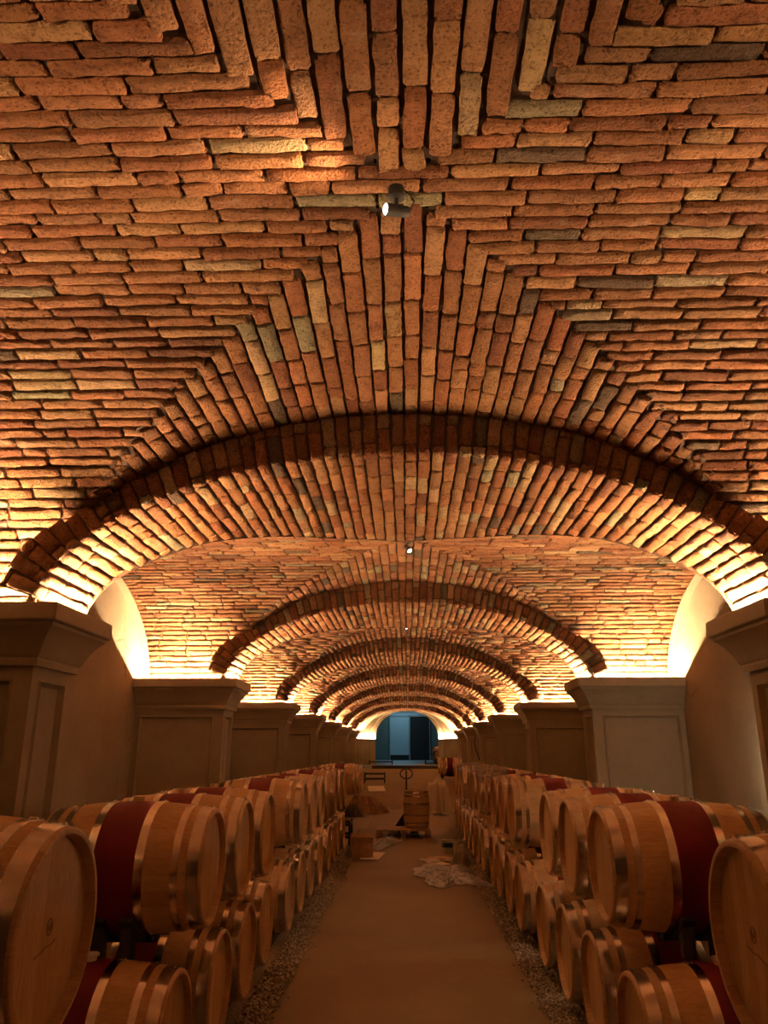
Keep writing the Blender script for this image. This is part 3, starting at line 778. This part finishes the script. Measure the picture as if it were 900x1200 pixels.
# ------------------------------------------------------------------ far end: ramp, landing, arch, door
b = MB(); y0, y1, y2, h = 24.0, 31.0, 31.2, 0.98
b.add([(x, y, z) for x in (-XP, XP) for y, z in ((y0, -.05), (y1, -.05), (y1, h), (y0, .002))], [(0, 1, 2, 3), (4, 7, 6, 5), (3, 2, 6, 7), (1, 5, 6, 2), (0, 4, 5, 1), (0, 3, 7, 4)])
tag(b.build('floor_ramp', M['floor']), 'brown concrete ramp rising to the landing at the far end', 'ramp', None, 'structure')
slab('floor_landing', (-2.9, 2.9, 31.0, 48.2, 0.6, 1.09), M['tile'], 'bluish grey landing slab before the far glass door')
slab('trim_1', (-1.35, 1.35, 30.93, 31.0, 0.97, 1.085), M['black'], 'dark beam along the front edge of the landing', 'beam')
def arch_wall(y, t, hw, crown, spring, m, label, z1=EYE + 2.2, half=XW + .2):
    bb = MB(); T = np.linspace(PI, 0, 33); vs = []; fs = []
    inner = [(-hw, -.05)] + [(hw * math.cos(a), spring + (crown - spring) * math.sin(a)) for a in T] + [(hw, -.05)]
    outer = [(-half, -.05)] + [(-half + (2 * half) * i / 32, z1) for i in range(33)] + [(half, -.05)]
    for yy in (y, y + t):
        vs += [(x, yy, z) for x, z in inner]; vs += [(x, yy, z) for x, z in outer]
    n = len(inner)
    for i in range(n - 1):
        fs.append((i, i + 1, n + i + 1, n + i)); fs.append((2 * n + i, 3 * n + i, 3 * n + i + 1, 2 * n + i + 1)); fs.append((i, 2 * n + i, 2 * n + i + 1, i + 1))
    bb.add(vs, fs); return tag(bb.build('wall_end', m, smooth=False), label, 'wall', None, 'structure')
def end_step(y, hw, crown, nm):
    a = arch_wall(y, .35, hw, crown, EYE + .50, M['plaster'], f'{nm} plaster step of the arched end wall')
    for sg in (-1, 1):
        q = MB(); q.box(min(sg * (hw - .01), sg * (hw + .3)), max(sg * (hw - .01), sg * (hw + .3)), y - .14, y, EYE + .44, EYE + .485, bev=.008); q.build('ledge', M['plaster'], a)
        q = MB(); q.box(min(sg * (hw + .02), sg * (hw + .28)), max(sg * (hw + .02), sg * (hw + .28)), y - .05, y - .035, EYE + .486, EYE + .492); tag(q.build('light_strip', M['led'], a), 'glowing warm light strip on the ledge')
end_step(31.3, 1.72, EYE + 1.58, 'widest'); end_step(32.1, 1.50, EYE + 1.60, 'middle'); end_step(32.9, 1.30, EYE + 1.63, 'narrowest')
slab('wall_teal', (-2.9, 2.9, 48.0, 48.2, 1.0, 5.0), M['teal'], 'teal grey wall around the far glass door', 'wall')
slab('wall_teal_left', (-3.0, -2.9, 33.2, 48.2, 1.0, 5.0), M['teal'], 'teal grey side wall left of the landing', 'wall')
slab('wall_teal_right', (2.9, 3.0, 33.2, 48.2, 1.0, 5.0), M['teal'], 'teal grey side wall right of the landing', 'wall')
slab('ceiling_landing', (-3.0, 3.0, 33.2, 48.2, 5.0, 5.1), M['teal'], 'ceiling above the far landing', 'ceiling')
d = empty('door_1', (0.17, 47.98, 1.09)); W, H = 2.46, 2.78
q = MB()
for x0, x1, z0, z1 in ((-W / 2, -W / 2 + .06, 0, H), (W / 2 - .06, W / 2, 0, H), (-.05, .03, 0, H - .2), (-W / 2, W / 2, H - .05, H), (-W / 2, W / 2, H - .28, H - .20), (.1, .15, H - .22, H - .02), (.5, .55, H - .22, H - .02)): q.box(x0, x1, -.06, .0, z0, z1, bev=.006)
q.build('door_frame', M['frame'], d)
q = MB(); q.box(-W / 2 + .06, -.05, -.035, -.025, .30, H - .28); q.box(-W / 2 + .06, W / 2 - .06, -.035, -.025, H - .20, H - .05); gl = q.build('glass_pane', M['glass'], d)
q = MB(); q.box(-W / 2 + .06, -.05, -.04, -.02, .0, .30); q.build('kick_plate', M['dark'], d)
q = MB(); q.box(.03, W / 2 - .06, -.02, -.012, 0, H - .28); q.build('doorway_shade_panel', M['dark'], d)  # near-black panel painted as the unlit space behind the open leaf
q = MB(); q.tube([(-.01, -.06, .85), (-.01, -.11, .87), (-.01, -.11, 1.07), (-.01, -.06, 1.09)], .014, 8); q.build('handle', M['frame'], d)
tag(d, 'glass double door with grey frame at the far end of the cellar, right leaf open', 'door', None, 'structure')
t = empty('hand_truck', (.98, 33.9, 1.09))
q = MB(); q.tube([(-.2, 0, .03), (-.2, .02, .55), (-.2, .05, .98), (-.16, .08, 1.02)], .02, 8); q.tube([(.18, 0, .03), (.18, .02, .5)], .02, 8); q.tube([(-.2, .01, .4), (.18, .01, .4)], .014, 8); q.build('frame_tube', M['black'], t)
q = MB(); q.box(-.24, .3, -.26, 0, .0, .04, bev=.006); q.build('toe_plate', M['black'], t)
for x in (-.22, .2):
    q = MB(); q.lathe([(0, -.025), (.09, -.025), (.1, 0), (.09, .025), (0, .025)], 16, 'X', 0, (x, .06, .1)); q.build('wheel', M['blackmatt'], t, smooth=True, angle=.6)
tag(t, 'black hand truck with upright pole standing on the landing', 'hand truck')
ub2 = make_barrel(red=False, axis='Z'); set_barrel(ub2, 1.36, 34.6, 1.09, 'small plain barrel standing on the landing right of the glass door', None, .9, .84)
steel_rack((-1.05, 32.3, 1.09), .95, .5, .17, 'low dark frame lying on the landing left of the glass door', bars=1)
steel_rack((-1.12, 28.0, .56), .72, .6, .36, 'empty dark steel rack standing on the ramp at the left')
def timber_block(loc, label):
    root = empty('timber_block', loc)
    for k, x in enumerate((-.3, .3)):
        q = MB(); q.box(x - .06, x + .06, -.3, .3, -.12, .10, bev=.006); q.build('beam', M['black'], root)
    return tag(root, label, 'timber')
timber_block((1.50, 28.5, .69), 'dark timber bearers under the last red-banded barrel on the ramp')
fb = copy_tree(proto['up']); set_barrel(fb, 1.50, 28.5, .765, 'lone red-banded barrel lying on bearers on the ramp, beyond the right row')
flat_sheet('paper_sheet', .55, .9, M['paper'], (-1.02, 26.9, .42), .2, 'pale sheet lying on the ramp beside the dark rack', 'paper').rotation_euler = (math.atan(.14), 0, .1)
# cable hanging from a cornice
q = MB(); q.tube([(1.80, 21.5, EYE + .46), (1.83, 21.5, EYE + .36), (1.80, 21.52, EYE + .2), (1.84, 21.5, EYE + .02), (1.90, 21.5, EYE - .16), (1.93, 21.5, EYE - .24)], .014, 8)
tag(q.build('cable', M['wire'], None, smooth=True), 'black cable hanging from the cornice of the fifth right pillar', 'cable')

# ------------------------------------------------------------------ spotlights on the vault crowns
def make_spot(aim):
    root = empty('spotlight'); a = Vector(aim).normalized()
    q = MB(); q.lathe([(0, .035), (.034, .035), (.036, .03), (.036, -.012), (.03, -.016), (0, -.016)], 20); q.build('mount', M['blackmatt'], root, smooth=True, angle=.6)
    q = MB(); q.tube([(0, 0, -.01), (0, 0, -.05)], .009, 8); q.tube([(-.03, 0, -.05), (.03, 0, -.05)], .007, 8); q.build('bracket', M['blackmatt'], root)
    c = Vector((0, 0, -.075)); q = MB()
    rot = Vector((0, 0, 1)).rotation_difference(a).to_matrix()
    def turned(prof):
        t = MB(); t.lathe(prof, 24); t.v = [tuple(c + rot @ Vector(p)) for p in t.v]; return t
    turned([(0, -.062), (.018, -.06), (.024, -.05), (.025, -.01), (.027, .05), (.028, .054), (.0245, .054), (.0235, .046), (0, .046)]).build('lamp_head', M['blackmatt'], root, smooth=True, angle=.6)
    turned([(0, .0475), (.0232, .0475), (.02, .052), (0, .0535)]).build('lens', M['lens'], root, smooth=True, angle=.6)
    q = MB(); q.tube([(.03, .0, .03), (.06, .0, .0), (.075, -.01, -.04), (.065, -.02, -.08), (.02, -.01, -.08)], .004, 6); q.build('cord', M['wire'], root)
    return root, c + a * .075
for n in range(0, 6):
    s = -1 if n % 2 == 0 else 1
    sc = .78
    aim = (-.85, -.45, -.20) if n == 0 else (s * .42, -.55, -.62)
    r, tip = make_spot(aim); r.scale = (sc,) * 3; r.location = (-.02 if n == 0 else .02, AT.c + (n - 1) * PER, EYE + vault_top(0, AT.c) - .03)
    tag(r, f'small black ceiling spotlight at the crown, {ORD[n]} from the camera', 'spotlight', 'spotlights along the vault crown')
    L = bpy.data.lights.new('spot_beam', 'SPOT'); L.energy = 44 if n == 0 else 38 if n < 3 else 24; L.color = (1, .62, .31); L.spot_size = 1.75; L.spot_blend = .6; L.shadow_soft_size = .025
    lo = bpy.data.objects.new('spot_beam', L); COL.objects.link(lo); lo.parent = r; lo.location = tip
    lo.rotation_euler = Vector(aim).to_track_quat('-Z', 'Y').to_euler()
# lamp standing behind the first right pillar, and cold light on the far landing
L = bpy.data.lights.new('wall_lamp', 'POINT'); L.energy = 26; L.color = (1, .82, .56); L.shadow_soft_size = .05
lo = bpy.data.objects.new('wall_lamp', L); COL.objects.link(lo); lo.location = (2.78, 6.25, 1.45)
L = bpy.data.lights.new('landing_light', 'AREA'); L.energy = 26; L.color = (.5, .82, 1.0); L.size = 1.6
lo = bpy.data.objects.new('landing_light', L); COL.objects.link(lo); lo.location = (-.3, 46.3, 4.8); L.energy = 48

# ------------------------------------------------------------------ world, camera, view
w = bpy.data.worlds.new('World'); S.world = w; w.use_nodes = True
w.node_tree.nodes['Background'].inputs[0].default_value = (0.002, .0014, .001, 1); w.node_tree.nodes['Background'].inputs[1].default_value = 1.0
FPX = 900.0; th = math.atan(280 / FPX); psi = math.atan(27 / math.hypot(FPX, 280))
Fv = Vector((-math.sin(psi) * math.cos(th), math.cos(psi) * math.cos(th), math.sin(th))); Rv = Vector((math.cos(psi), math.sin(psi), 0)); Uv = Rv.cross(Fv)
cam = bpy.data.cameras.new('Camera'); co = bpy.data.objects.new('Camera', cam); COL.objects.link(co)
mtx = Matrix((Rv, Uv, -Fv)).transposed().to_4x4(); mtx.translation = Vector((0, 0, EYE)); co.matrix_world = mtx
cam.sensor_fit = 'VERTICAL'; cam.sensor_height = 36; cam.lens = 36 * FPX / 1200; cam.clip_end = 200; cam.clip_start = .02
S.camera = co
S.view_settings.view_transform = 'Standard'; S.view_settings.look = 'None'; S.view_settings.gamma = 1.0; S.view_settings.use_curve_mapping = False
S.view_settings.exposure = 0.0
S.cycles.use_denoising = True; S.cycles.max_bounces = 12; S.cycles.diffuse_bounces = 7; S.cycles.sample_clamp_indirect = 8
